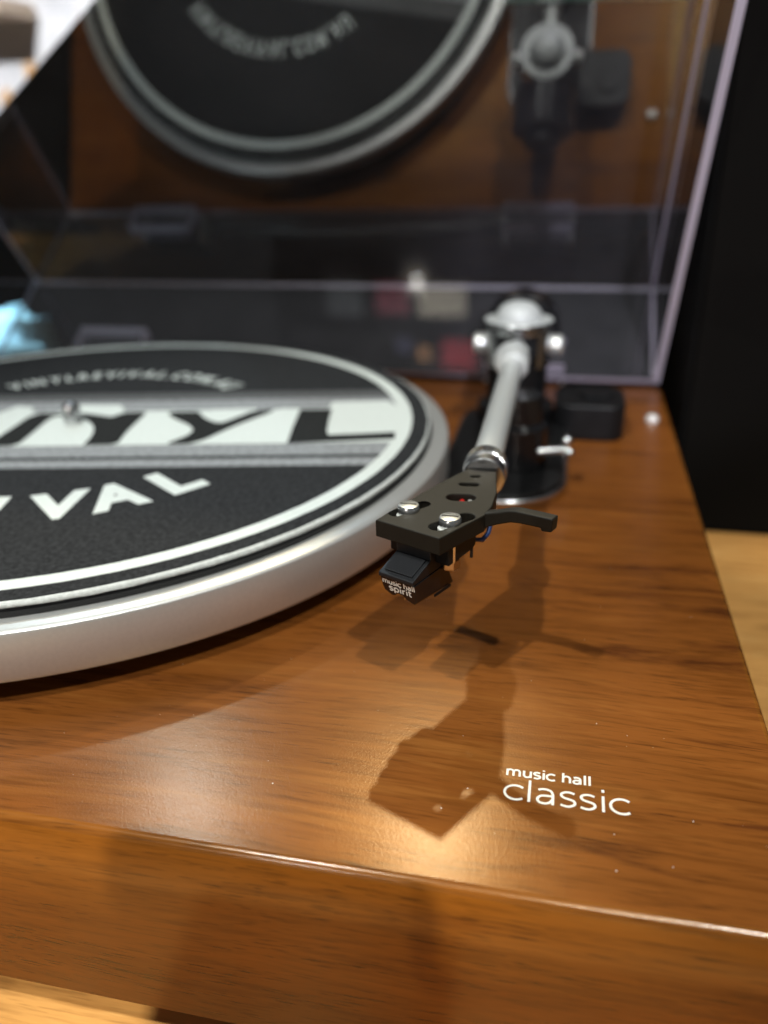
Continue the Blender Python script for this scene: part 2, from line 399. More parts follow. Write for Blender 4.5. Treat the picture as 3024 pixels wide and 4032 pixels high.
bb = empty('black_backdrop', (100, 337, ZT))
tag(bb, 'tall matt black board with a sloping left edge behind the turntable lid', 'board')
prism('panel', [(-536, ZT + 0.3), (700, ZT + 0.3), (700, 480), (-112, 480), (-115, 240.5), (-236.7, 151.7)], 330, 345, M_wall, bb,
      frame=lambda x, z, y: (x, y, z), bevel=1)  # upper part, out of view, is raised to block the rear key lamp
prism('foot', [(-80, 345.5), (80, 345.5), (80, 420), (-80, 420)], ZT + 0.3, ZT + 8, M_wall, bb, bevel=1)

spk = empty('loudspeaker', (345, 230, ZT))
tag(spk, 'black loudspeaker cabinet standing right beside the turntable', 'speaker')
v, f = box_vf(251, 460, 139, 320, ZT + 0.2, 186); put('cabinet', v, f, M_wall, spk, bevel=1.2)
v, f = box_vf(253, 458, 135.6, 138.8, ZT + 0.4, 185); put('grille', v, f, M_cloth, spk, bevel=1.2)

# ------------------------------------------------------------------ turntable: plinth
TT = empty('turntable', (38, 0, ZT))
tag(TT, 'wooden turntable with silver platter, raised clear lid and black headshell parked beside the platter', 'turntable')
X0, X1, Y0, Y1, H = -165.0, 242.5, -169.8, 170.0, -54.0
def plinth():
    R = 6.0; b = 1.7
    rings = []
    prof = [(0, H), (0, -b)] + [(b - b * math.cos(t), -b + b * math.sin(t)) for t in [math.radians(a) for a in (18, 36, 54, 72, 90)]]
    outl = []
    v = []; n = None
    for ins, z in prof:
        ring = rrect(X0 + ins, X1 - ins, Y0 + ins, Y1 - ins, R - ins * 0.9, 8)
        n = len(ring); v += [(x, y, z) for x, y in ring]
    fs = []; mi = []
    for k in range(len(prof) - 1):
        for i in range(n):
            j = (i + 1) % n
            fs.append((k * n + i, k * n + j, (k + 1) * n + j, (k + 1) * n + i)); mi.append(1 if k == 0 else 2)
    fs.append(tuple(range(n))[::-1]); mi.append(1)
    fs.append(tuple(range((len(prof) - 1) * n, len(prof) * n))); mi.append(0)
    o = put('plinth', v, fs, None, TT, mats=[M_wood, M_front, M_gloss_edge], midx=mi, smooth=True)
    o.modifiers.new('weighted normals', 'WEIGHTED_NORMAL').weight = 100
    return o
PL = plinth()
for x in (X0 + 40, X1 - 40):
    for y in (Y0 + 42, Y1 - 40):
        lathe('foot', [(0.0, ZT + 0.15), (17, ZT + 0.15), (18, ZT + 1.5), (16, H - 0.1), (0.0, H - 0.1)], (x, y, 0), M_rubber, TT, segs=32)
ptxt = lambda x, y: (lambda u, v: (x + u, y + v, 0.06))
stroke_text('lettering', 'music hall', M_silverprint, PL, ptxt(183.9, -138.6), 17.9, 2.0, 0.50)
stroke_text('lettering', 'classic', M_silverprint, PL, ptxt(184.0, -145.65), 25.3, 4.45, 0.56)

# specks of dust on the lacquer
def specks():
    v = []; fs = []
    pts = [(203.4, -117.7), (210.2, -120.7), (171.4, -150.7), (176.1, -144.1), (206.2, -160.2), (216.7, -157.3), (221.8, -144.8), (206.1, -151.2), (134.5, -150.5)]
    for i in range(70): pts.append((random.uniform(80, 238), random.uniform(-166, -20)))
    for i, (x, y) in enumerate(pts):
        r = random.uniform(0.10, 0.20) if i < 9 else random.uniform(0.03, 0.09)
        k = len(v); t0 = random.uniform(0, 6)
        for q in range(5):
            t = t0 + q * 1.2566; rr = r * random.uniform(0.6, 1.3)
            v.append((x + rr * math.cos(t), y + rr * math.sin(t), 0.02))
        v.append((x, y, 0.02 + r * 0.8))
        for q in range(5): fs.append((k + q, k + (q + 1) % 5, k + 5))
    o = put('dust', v, fs, M_dust, PL); tag(o, kind='stuff')
specks()

# ------------------------------------------------------------------ platter, spindle
lathe('platter_bearing', [(0, 0.05), (62, 0.05), (62, 6.2), (0, 6.2)], (0, 0, 0), M_rubber, TT, segs=64)
PLT = lathe('platter', [(0, 6.4), (148.6, 6.4), (149.6, 6.8), (150, 7.8), (150, 19.8), (149.75, 20.6), (149.1, 21.1), (148.2, 21.2), (0, 21.2)], (0, 0, 0), M_alu, TT, segs=256)
lathe('spindle', [(0, 21.25), (3.5, 21.25), (3.5, 31.6), (3.1, 33.0), (1.6, 34.0), (0, 34.2)], (0, 0, 0), M_schrome, TT, segs=32)

# ------------------------------------------------------------------ slip mat lying on the platter
ZM = 25.05
MAT = empty('slipmat', (0, 0, 21.3))
tag(MAT, 'round black felt slipmat with white rings and lettering, lying on the platter', 'slipmat')
def matdisc():
    segs = 300; prof = [(3.7, 21.3), (144.6, 21.3), (145.0, 21.5)]
    v = []; fs = []
    ring_r = [(3.7, 22.6), (142.0, 22.6), (142.3, 22.8), (142.3, 24.0), (142.2, 24.8), (141.9, ZM), (3.7, ZM)]
    k = len(ring_r)
    for i in range(segs):
        t = 2 * math.pi * i / segs
        for q, (r, h) in enumerate(ring_r):
            jit = random.uniform(-0.16, 0.16) if q in (3, 4) else 0
            v.append(((r + jit) * math.cos(t), (r + jit) * math.sin(t), h))
    mi = []
    for i in range(segs):
        j = (i + 1) % segs
        for q in range(k):
            fs.append((i * k + q, j * k + q, j * k + (q + 1) % k, i * k + (q + 1) % k)); mi.append(1 if q in (3, 4) and False else 0)
    return put('felt', v, fs, M_felt, MAT, smooth=False)
matdisc()
lathe('rubber_base', [(3.7, 21.28), (143.2, 21.28), (143.4, 21.6), (143.2, 22.5), (3.7, 22.55)], (0, 0, 0), M_rubber, MAT, segs=200)
def annulus(name, r0, r1, z, mat, segs=240, wob=0.0):
    v = []; fs = []
    for i in range(segs):
        t = 2 * math.pi * i / segs
        a = random.uniform(-wob, wob); b = random.uniform(-wob, wob)
        v += [((r0 + a) * math.cos(t), (r0 + a) * math.sin(t), z), ((r1 + b) * math.cos(t), (r1 + b) * math.sin(t), z)]
    for i in range(segs):
        j = (i + 1) % segs; fs.append((2 * i, 2 * i + 1, 2 * j + 1, 2 * j))
    return put(name, v, fs, mat, MAT)
annulus('printed_ring', 130.4, 135.7, ZM + 0.10, M_white, wob=0.08)
def rim_ring():
    segs = 300; v = []; fs = []; pr = [(141.8, ZM + 0.09), (142.35, 24.85), (142.55, 24.3), (142.6, 23.7), (142.5, 23.5)]
    k = len(pr)
    for i in range(segs):
        t = 2 * math.pi * i / segs
        for q, (r, h) in enumerate(pr):
            r += random.uniform(-0.14, 0.14)
            v.append((r * math.cos(t), r * math.sin(t), h))
    for i in range(segs):
        j = (i + 1) % segs
        for q in range(k - 1): fs.append((i * k + q, j * k + q, j * k + q + 1, i * k + q + 1))
    put('printed_ring', v, fs, M_rim, MAT, smooth=True)
rim_ring()
TH = math.radians(10.3); cT, sT = math.cos(TH), math.sin(TH)
def uv(x, y): return (x * cT + y * sT, y * cT - x * sT)
def xy(u, v): return (u * cT - v * sT, u * sT + v * cT)
def band(name, v0, v1, z, mat, r=130.9):
    top = [(math.sqrt(r * r - v * v), v) for v in [v0 + (v1 - v0) * i / 8 for i in range(9)]]
    poly = top + [(-x, v) for x, v in reversed(top)]
    return put(name, [(*xy(*p), z) for p in poly], [tuple(range(len(poly)))], mat, MAT)
band('printed_stripe', 31.2, 41.0, ZM + 0.06, M_dgrey)
band('printed_stripe', 15.0, 30.3, ZM + 0.06, M_grey)
band('printed_band', -26.0, 15.2, ZM + 0.09, M_white)
band('printed_stripe', -38.0, -26.2, ZM + 0.06, M_grey)
band('printed_stripe', -48.2, -41.0, ZM + 0.06, M_grey)
def sheet(name, pts, z, mat):
    return put(name, [(x, y, z) for x, y in pts], [tuple(range(len(pts)))], mat, MAT)
# white tops that run up into the upper stripe
sheet('printed_patch', [(-15.0, 13.0), (3.2, 12.0), (11.1, 9.9), (12.5, 14.0), (12.0, 19.5), (6.3, 25.7), (-13.4, 23.0)], ZM + 0.12, M_white)
sheet('printed_patch', [(-40, 7), (-37.6, 17.7), (-30.0, 17.6), (-26.4, 12.2), (-28, 5)], ZM + 0.12, M_white)
sheet('printed_patch', [(84.7, 31.5), (76.6, 30.6), (80, 20), (88, 20)], ZM + 0.12, M_white)
sheet('printed_patch', [(95.9, 41.9), (118.6, 47.0), (124.5, 40), (129.0, 20), (98.5, 20)], ZM + 0.12, M_white)
sheet('printed_patch', [(45.5, 20), (49, 25), (66.4, 29), (68, 26), (61.2, 12.3), (59.3, 9.4), (50, 13)], ZM + 0.12, M_white)
def smooth_poly(pts, it=2):
    for _ in range(it):
        q = []
        for i in range(len(pts)):
            a = Vector(pts[i]); b = Vector(pts[(i + 1) % len(pts)])
            q += [tuple(a * 0.82 + b * 0.18), tuple(a * 0.18 + b * 0.82)]
        pts = q
    return pts
ZL = ZM + 0.16
def letter(pts, s=2): return sheet('lettering', smooth_poly(pts, s) if s else pts, ZL, M_ink)
# N : left leg, diagonal head and right leg joined over the white counter
letter([(-24.4, 10.2), (-11.1, 11.6), (-4.4, 12.9), (3.2, 11.8), (11.2, 9.9), (12.4, 13.0), (13.6, 16.6), (23.0, 18.2), (24.4, 8.0), (27.0, -8.0), (30.3, -20.4), (17.9, -22.8),
        (17.6, -22.1), (15.9, -14.0), (12.4, -5.7), (8.1, 0.2), (2.1, 5.5), (-4.3, 8.1), (-8.8, 8.2), (-13.2, 7.2), (-13.2, 1.8), (-9.8, -13.4), (-7.2, -27.3), (-20.0, -29.8), (-20.4, -19.5)], 1)
letter([(32.2, 19.6), (44.5, 22.0), (47.1, 17.6), (52.1, 12.4), (56.5, 9.5), (59.3, 9.4), (61.2, 12.3), (67.1, 27.0), (76.4, 28.8), (66.6, 7.6), (59.2, -15.0), (47.6, -17.4), (52.3, -7.0), (52.0, -0.6), (47.6, 4.9), (39.4, 10.6), (34.0, 15.2)], 1)
letter([(85.5, 30.2), (98.5, 32.4), (100.9, 19.2), (103.6, 6.5), (105.5, 1.6), (117.1, 4.5), (129.9, 8.2), (131.2, 0.6), (112.0, -4.6), (93.0, -9.9), (89.0, 10.0)], 0)
def slant(u0, w_): return [xy(u0, 15), xy(u0 + w_, 15), xy(u0 + w_ + 6, -26), xy(u0 + 6, -26)]
letter([xy(-52, 15), xy(-39.5, 15), xy(-32, -26), xy(-44.5, -26)], 0)                      # I
letter([xy(-106, 15), xy(-92, 15), xy(-79, -8), xy(-72, 15), xy(-58, 15), xy(-74, -26), xy(-84, -26)], 0)   # V
def ring_text(body, r_base, cap, a_mid, span, outward, bold, mat, name='lettering'):
    # letters set one by one round the mat, each standing on its own radius
    geo = [text_geo(ch, bold) if ch != ' ' else None for ch in body]
    wid = [(max(v.x for v in g[0]) - min(v.x for v in g[0])) if g else 0.28 for g in geo]
    gap = 0.20; tot = sum(wid) + gap * (len(body) - 1); pos = 0
    for g, wd in zip(geo, wid):
        if g:
            mid = (pos + wd / 2) / tot - 0.5
            a = math.radians(a_mid + (-mid if not outward else mid) * span) if True else 0
            k = span / tot * math.pi / 180 * (r_base if not outward else r_base - cap / 2)
            h = max(v.y for v in g[0]) if False else 0.729
            x0 = min(v.x for v in g[0])
            d = Vector((math.cos(a), math.sin(a))); vs = []
            t = Vector((-d.y, d.x))
            for v in g[0]:
                xx = (v.x - x0 - wd / 2) * k; yy = v.y / h * cap
                if outward:  q = d * (r_base - yy) + t * xx          # bottom of the letters points to the rim
                else:        q = d * (r_base + yy) - t * xx
                vs.append((q.x, q.y, ZM + 0.11))
            put(name, vs, g[1], mat, MAT)
        pos += wd + gap
def mat_letter(ch, deg, width, r_base, cap):
    vs, fs = text_geo(ch, 0.05); x0 = min(v.x for v in vs); x1 = max(v.x for v in vs); y0 = min(v.y for v in vs); y1 = max(v.y for v in vs)
    a = math.radians(deg); d = Vector((math.cos(a), math.sin(a))); t = Vector((-d.y, d.x)); out = []
    for v in vs:
        q = d * (r_base - (v.y - y0) / (y1 - y0) * cap) + t * (((v.x - x0) / (x1 - x0) - 0.5) * width)
        out.append((q.x, q.y, ZM + 0.11))
    put('lettering', out, fs, M_white, MAT)
for ch, deg, wd in (('R', -114, 14.5), ('E', -101, 12.5), ('V', -88, 19.5), ('I', -75.3, 4.6), ('V', -61.8, 18.5), ('A', -49.8, 18.5), ('L', -36.0, 13.0)):
    mat_letter(ch, deg, wd, 94.5, 21.5)
ring_text('VINYLREVIVAL.COM.AU', 69.0, 10.5, 98.0, 92, False, 0.030, M_white)

# ------------------------------------------------------------------ tonearm base, pivot, counterweight
PX, PY, PZ = 169.6, 94.0, 41.0
base_out = arc(169.5, 24, 25.2, 180, 360, 28) + arc(169.5, 92, 25.2, 0, 180, 28)
prism('arm_base', [(x, y) for x, y in base_out], 0.05, 3.6, M_schrome, TT, bevel=1.0)
base_in = arc(169.5, 24, 23.6, 180, 360, 28) + arc(169.5, 92, 23.6, 0, 180, 28)
prism('arm_board', base_in, 3.62, 5.2, M_black, TT, bevel=0.5)
lathe('arm_pillar', [(0, 5.25), (17.5, 5.25), (17.5, 12), (13.5, 14), (13.5, 31), (0, 31)], (PX, PY, 0), M_black, TT, segs=48, bevel=0.5)
lathe('lift_pillar', [(0, 5.25), (10.5, 5.25), (10.5, 22), (8.2, 23.2), (8.2, 34.2), (0, 34.2)], (175.5, 34, 0), M_blacks, TT, segs=40, bevel=0.5)
LV = tube('cue_lever', [(183.0, 27, 13.2), (194.2, 27, 14.4)], 1.75, M_schrome, TT, segs=20)
sphere('lever_knob', (193.6, 27.3, 18.0), 2.3, M_schrome, LV)
sphere('lever_knob', (194.9, 26.0, 13.8), 1.9, M_schrome, LV)
# yoke : two chrome cheeks under a domed cap
YK = lathe('bearing_cap', [(0, 47.6), (15.3, 47.6), (15.9, 48.2), (15.9, 50.0), (15.4, 50.6), (0, 50.6)], (PX, PY, 0), M_dchrome, TT, segs=64)
lathe('cap_disc', [(0, 50.65), (15.2, 50.65), (15.0, 51.0), (10.4, 51.2), (10.2, 52.4), (9.4, 54.6), (7.8, 56.6), (5.4, 58.0), (2.6, 58.7), (0, 58.9)], (PX, PY, 0), M_cap, YK, segs=64)
lathe('cap_rim', [(0, 47.4), (15.4, 47.4), (15.4, 46.2), (0, 46.2)], (PX, PY, 0), M_schrome, TT, segs=64)
for a in (0, 180):
    lathe('yoke_cheek', [(12.2, 31.2), (15.0, 31.2), (15.0, 46.1), (12.2, 46.1), (12.2, 31.2)], (PX, PY, 0), M_schrome, TT, segs=18,
          a0=math.radians(a - 52), a1=math.radians(a + 52))
for s in (-1, 1):
    bs = lathe('bearing_screw', [(0, 0), (4.5, 0.0), (4.7, 0.6), (4.7, 4.2), (3.9, 5.2), (0, 5.4)] if s > 0 else
          [(0, 0), (4.5, 0.0), (4.7, -0.6), (4.7, -4.2), (3.9, -5.2), (0, -5.4)], (PX + s * 14.6, PY, 39.6), M_ball, TT, segs=32, axis='X')
lathe('bearing_block', [(0, -12), (8.8, -12), (9.6, -11), (9.6, 11), (0, 11)], (PX, PY, 39.8), M_black, TT, segs=40, axis='Y')
# arm tube with its sleeve and the cradle clip
tube('arm_tube', [(171.0, -70.5, 43.4), (170.6, 0, 42.0), (170.35, 50, 41.3), (170.33, 52, 41.3), (170.2, 83, 40.9)], 4.2, M_tube, TT, segs=40, radii=[4.2, 4.2, 4.2, 3.5, 3.5])
lathe('tube_sleeve', [(4.25, 47), (5.8, 47), (6.3, 47.8), (6.3, 57.5), (5.8, 58.4), (3.6, 58.4)], (170.3, 0, PZ + 0.3), M_tube, TT, segs=40, axis='Y')
lathe('cradle_clip', [(5.6, 60), (7.4, 60), (7.7, 60.6), (7.7, 64.4), (7.4, 65), (5.6, 65), (5.6, 60)], (169.6, 0, PZ - 1.0), M_tube, TT, segs=30, axis='Y',
      a0=math.radians(35), a1=math.radians(325))
lathe('counterweight', [(0, 112), (17.0, 112), (18.2, 113), (18.2, 134), (17.0, 135.5), (11, 136), (11, 142), (10, 143), (0, 143)], (PX, 0, PZ - 1), M_blacks, TT, segs=56, axis='Y')
lathe('counterweight_shaft', [(0, 103.2), (5, 103.2), (5, 111.9), (0, 111.9)], (PX, 0, PZ - 1), M_chrome, TT, segs=28, axis='Y')
KN = lathe('power_button', [(0, 0.05), (3.0, 0.05), (3.0, 1.4), (2.6, 2.4), (1.5, 3.0), (0, 3.2)], (233.5, 112.0, 0), M_pol, TT, segs=28)
AB = prism('control_box', rrect(187.6, 219.0, 78.5, 112, 8), 0.05, 16.4, M_black, TT, bevel=1.2, segs=3)
kp = []
for i in range(48):
    r = 8.0 if i % 2 else 7.5; t = 2 * math.pi * i / 48
    kp.append((206 + r * math.cos(t), 96 + r * math.sin(t)))
prism('dial', kp, 16.45, 18.2, M_black, AB, bevel=0.2)

# ------------------------------------------------------------------ headshell and cartridge (frame: O front edge middle, r across, b back)
HK = 0.97
HO = Vector((157.69, -113.66, 0))
hr = Vector((0.9113, -0.4117, 0)); hb = Vector((0.4117, 0.9113, 0))
def hz(z): return 3.81 + HK * z
def hf(x, y, z):
    p = HO + hr * (x * HK) + hb * (y * HK); return (p.x, p.y, hz(z))
def slot(ax, ay, bx_, by_, r, n=8):
    d = Vector((bx_ - ax, by_ - ay)); L = d.length; a = math.degrees(math.atan2(d.y, d.x))
    d.normalize(); p = Vector((ax, ay)) + d * r; q = Vector((bx_, by_)) - d * r
    return arc(p.x, p.y, r, a + 90, a + 270, n) + arc(q.x, q.y, r, a - 90, a + 90, n)
head_out = [(-9.15, 0), (9.15, 0), (11.35, 16.6), (10.2, 22.5), (7.0, 30.4), (-0.2, 43.0), (-7.6, 40.5), (-8.6, 30.0), (-9.1, 14)]
HS = plate_holes('headshell', head_out, [slot(-7.9, 3.7, -4.0, 16.0, 2.05), slot(4.6, 3.2, 8.7, 15.6, 2.05), slot(-2.3, 20.9, 4.2, 24.5, 2.15),
                 slot(-4.1, 29.8, 0.6, 32.3, 1.15), slot(-4.3, 36.0, -2.0, 37.6, 0.75)], 38.5, 43.0, M_gun, TT, hf, bevel=0.28)
# solid neck under the rear of the plate that runs into the locking collar
prism('headshell_neck', [(-6.9, 31), (5.6, 31.4), (-0.8, 42.8), (-6.8, 40.4)], 36.0, 38.45, M_gun, HS, frame=hf, bevel=0.4)
def knurled(name, y0, y1, r, n, c, mat, parent):
    v = []; fs = []
    rows = [(y0, r - 0.7), (y0 + 0.5, r), (y1 - 0.5, r), (y1, r - 0.7)]
    for (y, rr) in rows:
        for i in range(2 * n):
            t = math.pi * i / n; q = rr - (0.32 if i % 2 and rr == r else 0)
            v.append((c[0] + q * math.cos(t), y, c[1] + q * math.sin(t)))
    m = 2 * n
    for k in range(3):
        for i in range(m): fs.append((k * m + i, k * m + (i + 1) % m, (k + 1) * m + (i + 1) % m, (k + 1) * m + i))
    fs += [tuple(range(m)), tuple(range(3 * m, 4 * m))[::-1]]
    return put(name, v, fs, mat, parent)
CL = knurled('locking_collar', -70.2, -65.0, 6.2, 44, (171.1, 43.0), M_schrome, TT)
lathe('collar_front', [(0, -74.5), (5.4, -74.5), (5.7, -74.1), (5.7, -70.3), (0, -70.3)], (171.2, 0, 42.8), M_schrome, CL, segs=44, axis='Y')
lathe('collar_back', [(4.3, -64.9), (5.4, -64.9), (4.8, -62.3), (4.3, -62.1)], (171.0, 0, 43.2), M_tube, CL, segs=44, axis='Y')
# finger lift : a bent bar with a hooked end
def finger():
    poly = [(10.6, 43.0), (14.5, 44.3), (17.2, 45.4), (19.2, 45.85), (24.0, 46.0), (28.8, 46.1),
            (28.6, 42.6), (26.0, 42.3), (25.8, 43.1), (21.0, 42.9), (18.0, 42.5), (14.5, 41.0), (10.6, 39.0)]
    # side profile in the x-z plane, given its thickness along the headshell axis; it swings back a little on the way out
    v = []
    for t0 in (0, 1):
        for x, z in poly:
            y = 17.0 + (x - 10.6) * 0.02 + (3.2 if t0 else 0)
            v.append(hf(x, y, z))
    n = len(poly)
    fs = [tuple(range(n))[::-1], tuple(range(n, 2 * n))] + [(i, (i + 1) % n, n + (i + 1) % n, n + i) for i in range(n)]
    return put('finger_lift', v, fs, M_gun, HS, bevel=0.45, segs=2, angle=25)
finger()
def screw(x, y):
    p = hf(x, y, 0)
    w_ = lathe('washer', [(0, 0), (2.55, 0), (2.55, 1.3), (2.3, 1.5), (0, 1.5)], (p[0] - 0.3, p[1] - 0.6, hz(40.3)), M_label, HS, segs=28)
    s = lathe('screw', [(0, 0), (2.5, 0), (2.65, 0.3), (2.65, 1.7), (2.4, 2.15), (1.6, 2.28), (0, 2.3)], (p[0], p[1], hz(42.0)), M_screw, HS, segs=32)
    box('screw_slot', p[0] - 1.9, p[0] + 1.9, p[1] - 0.22, p[1] + 0.22, hz(42.0) + 2.24, hz(42.0) + 2.34, M_black, HS)
screw(-6.15, 9.6); screw(6.15, 9.3)
# cartridge
CT = prism('cartridge', [(5, 38.4), (17.6, 38.4), (17.6, 34.0), (16.0, 33.2), (5, 33.2)], -8.6, 8.6, M_black, TT,
           frame=lambda y, z, x: hf(x, y, z), bevel=0.3)
hood = [(-5.0, 31.3), (-5.0, 32.4), (2.6, 34.9), (2.6, 38.4), (9.5, 38.4), (9.5, 31.3)]
prism('hood', hood, -4.95, 5.05, M_navy, CT, frame=lambda y, z, x: hf(x, y, z), bevel=0.25)
# raised pad on the hood slope
def pad():
    a = math.atan2(2.5, 7.6); n = (-math.sin(a), math.cos(a))
    def f(y, x, h): return hf(x, y + n[0] * h, 32.4 + (y + 5.0) * 2.5 / 7.6 + n[1] * h)
    v = [f(y, x, h) for h in (0.02, 0.45) for y, x in ((-3.9, -3.9), (-3.9, 4.1), (2.0, 4.1), (2.0, -3.9))]
    put('hood_pad', v, [(0, 1, 2, 3), (4, 7, 6, 5), (0, 4, 5, 1), (1, 5, 6, 2), (2, 6, 7, 3), (3, 7, 4, 0)], M_navy, CT, bevel=0.15)
pad()
def stylus_body():
    # front outline with the arch cut for the cantilever
    fr = [(-4.9, 31.2), (-4.7, 28.6), (-4.3, 27.0), (-2.4, 25.9), (-1.5, 26.0), (-0.6, 27.0), (0.9, 27.0), (2.0, 25.9), (4.2, 25.1), (5.0, 26.0), (5.1, 31.2)]
    v = []
    for k, (yb, dz) in enumerate(((-4.5, 0.0), (9.6, 0.0))):
        for x, z in fr:
            lean = (31.2 - z) * 0.22
            zz = z if k == 0 else (31.2 if z > 31 else min(z, 31.2) - 1.7 + (0.0 if x > 3 or x < -3 else 0.0))
            v.append(hf(x, yb + lean + (0 if k == 0 else (31.2 - z) * 0.45), zz))
    n = len(fr)
    fs = [tuple(range(n))[::-1], tuple(range(n, 2 * n))] + [(i, (i + 1) % n, n + (i + 1) % n, n + i) for i in range(n)]
    return put('stylus_holder', v, fs, M_blacks, CT, bevel=0.3, segs=2)
stylus_body()
def lab(u0, z0):
    def f(u, v):
        z = z0 + v; return hf(u0 + u, -4.56 + (31.2 - z) * 0.22, z)
    return f
stroke_text('lettering', 'music hall', M_label, CT, lab(-4.25, 29.45), 9.3, 1.05, 0.34)
stroke_text('lettering', 'spirit', M_label, CT, lab(-2.55, 27.55), 6.4, 1.25, 0.40)
st = tube('cantilever', [hf(0.2, 3.5, 27.6), hf(0.2, -1.4, 25.3)], 0.28, M_stylus, CT, segs=8)
tube('stylus_tip', [hf(0.2, -1.3, 25.4), hf(0.2, -1.5, 24.4)], 0.22, M_stylus, CT, segs=8, radii=[0.24, 0.06])
prism('stylus_rail', [(4.0, 24.3), (11.2, 23.9), (11.2, 24.6), (4.0, 25.0)], 5.0, 5.45, M_black, CT, frame=lambda y, z, x: hf(x, y, z), bevel=0.1)
for x in (-6.15, 6.15):
    p = hf(x, 9.6, 0)
    lathe('mounting_nut', [(0, 30.6), (1.9, 30.6), (2.2, 31.0), (2.2, 33.0), (0, 33.0)], (p[0], p[1], 2.4), M_gold, CT, segs=6, smooth=False)
p = hf(8.75, 7.2, 0); box('contact_pin', p[0] - 0.26, p[0] + 0.26, p[1] - 0.26, p[1] + 0.26, hz(33.4), hz(38.2), M_gold, CT)
p = hf(8.2, 16.2, 0); box('guard_peg', p[0] - 0.35, p[0] + 0.35, p[1] - 0.35, p[1] + 0.35, hz(30.8), hz(33.6), M_black, CT)
for x, m in ((-4.5, M_red), (-1.5, M_clearw), (1.8, M_blue), (5.4, M_blue)):
    tube('terminal_pin', [hf(x, 17.7, 35.6), hf(x, 20.6, 35.2)], 0.45, M_gold, CT, segs=8)
    if x == 5.4: pts = [hf(5.4, 20.5, 35.2), hf(6.8, 20.2, 33.6), hf(7.8, 22.2, 33.0), hf(8.1, 24.6, 34.0), hf(7.6, 26.6, 36.0), hf(5.8, 28.4, 38.2)]
    else: pts = [hf(x, 20.4, 35.2), hf(x + 0.3, 23.0, 34.6), hf(x * 0.9 + 0.4, 26.0, 35.0), hf(x * 0.7, 28.6, 36.8), hf(x * 0.45 - 0.8, 31.0, 38.0)]
    tube('lead_wire', pts, 0.62, m, HS, segs=10)
# leads seen through the oval window of the headshell
tube('lead_wire', [hf(-2.6, 18.6, 40.2), hf(-0.6, 20.6, 41.2), hf(0.9, 23.4, 41.0), hf(-2.0, 28.0, 40.4)], 0.75, M_red, HS, segs=10)
tube('lead_wire', [hf(2.2, 20.4, 40.0), hf(3.1, 22.6, 41.4), hf(2.4, 25.0, 41.0), hf(-0.5, 29.0, 40.4)], 0.7, M_clearw, HS, segs=10)

# ------------------------------------------------------------------ dust cover, hinged open at the rear edge
HY, HZ = 170.0, 2.0
TA = math.radians(55.0)
U = Vector((0, -math.cos(TA), math.sin(TA))); W = Vector((0, math.sin(TA), math.cos(TA)))
LD, LH, T = 345.0, 71.6, 3.5            # depth, height, sheet thickness
LX0, LX1 = -162.0, 241.5
DC = empty('dust_cover', (40, HY, HZ)); attach(DC, TT)
def lf(x, u, w_):
    p = Vector((0, HY, HZ)) + U * u + W * w_; return (x, p.y, p.z)
def slab(name, x0, x1, u0, u1, w0, w1, edges, em=None):
    # edges: indexes of the box faces that take the painted edge glow
    v = [lf(x, u, q) for x in (x0, x1) for u in (u0, u1) for q in (w0, w1)]
    f = [(0, 1, 3, 2), (4, 6, 7, 5), (0, 4, 5, 1), (2, 3, 7, 6), (0, 2, 6, 4), (1, 5, 7, 3)]   # x0 x1 u0 u1 w0 w1
    return put(name, v, f, None, DC, mats=[M_acr, em or M_edge], midx=[1 if i in edges else 0 for i in range(6)])
slab('top_panel', LX0, LX1, 0, LD, LH - T, LH, {0, 1, 2, 3})
slab('rear_wall', LX0, LX1, 0, T, 0, LH - T - 0.05, {0, 1, 4})
slab('front_wall', LX0, LX1, LD - T, LD, 0, LH - T - 0.05, {0, 1, 4})
slab('side_wall', LX0, LX0 + T, T + 0.05, LD - T - 0.05, 0, LH - T - 0.05, {4}, M_edge2)
slab('side_wall', LX1 - T, LX1, T + 0.05, LD - T - 0.05, 0, LH - T - 0.05, {4})
# glued corner fillets that catch the light along the inner folds
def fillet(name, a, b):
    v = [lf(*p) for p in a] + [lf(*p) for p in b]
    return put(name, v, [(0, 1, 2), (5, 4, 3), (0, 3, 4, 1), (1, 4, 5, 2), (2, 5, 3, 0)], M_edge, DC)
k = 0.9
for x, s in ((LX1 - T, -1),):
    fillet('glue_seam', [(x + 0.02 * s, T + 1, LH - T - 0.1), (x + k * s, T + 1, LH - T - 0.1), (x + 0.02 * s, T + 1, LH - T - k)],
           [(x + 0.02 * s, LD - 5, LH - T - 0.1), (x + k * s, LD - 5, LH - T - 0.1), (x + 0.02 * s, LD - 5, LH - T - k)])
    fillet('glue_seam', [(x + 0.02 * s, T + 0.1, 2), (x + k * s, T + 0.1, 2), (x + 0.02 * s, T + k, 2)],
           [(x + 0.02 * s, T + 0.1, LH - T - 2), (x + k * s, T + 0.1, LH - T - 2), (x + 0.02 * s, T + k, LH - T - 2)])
for xc in (-84, 169):
    hg = box('hinge', xc - 20, xc + 20, 170.3, 190, -26, -2.5, M_black, TT, bevel=1.2)
    for sg in (-1, 1):
        box('hinge_plate', xc + sg * 21.2 - 0.9, xc + sg * 21.2 + 0.9, 170.4, 189, -24, -0.5, M_ball, hg, bevel=0.3)
    v = [lf(x, u, q) for x in (xc - 22, xc + 22) for u in (T + 0.1, T + 6.5) for q in (3, 22)]
    br = put('hinge_bracket', v, [(0, 1, 3, 2), (4, 6, 7, 5), (0, 4, 5, 1), (2, 3, 7, 6), (0, 2, 6, 4), (1, 5, 7, 3)], None, DC,
             mats=[M_acr, M_edge], midx=[1, 1, 0, 0, 1, 1])

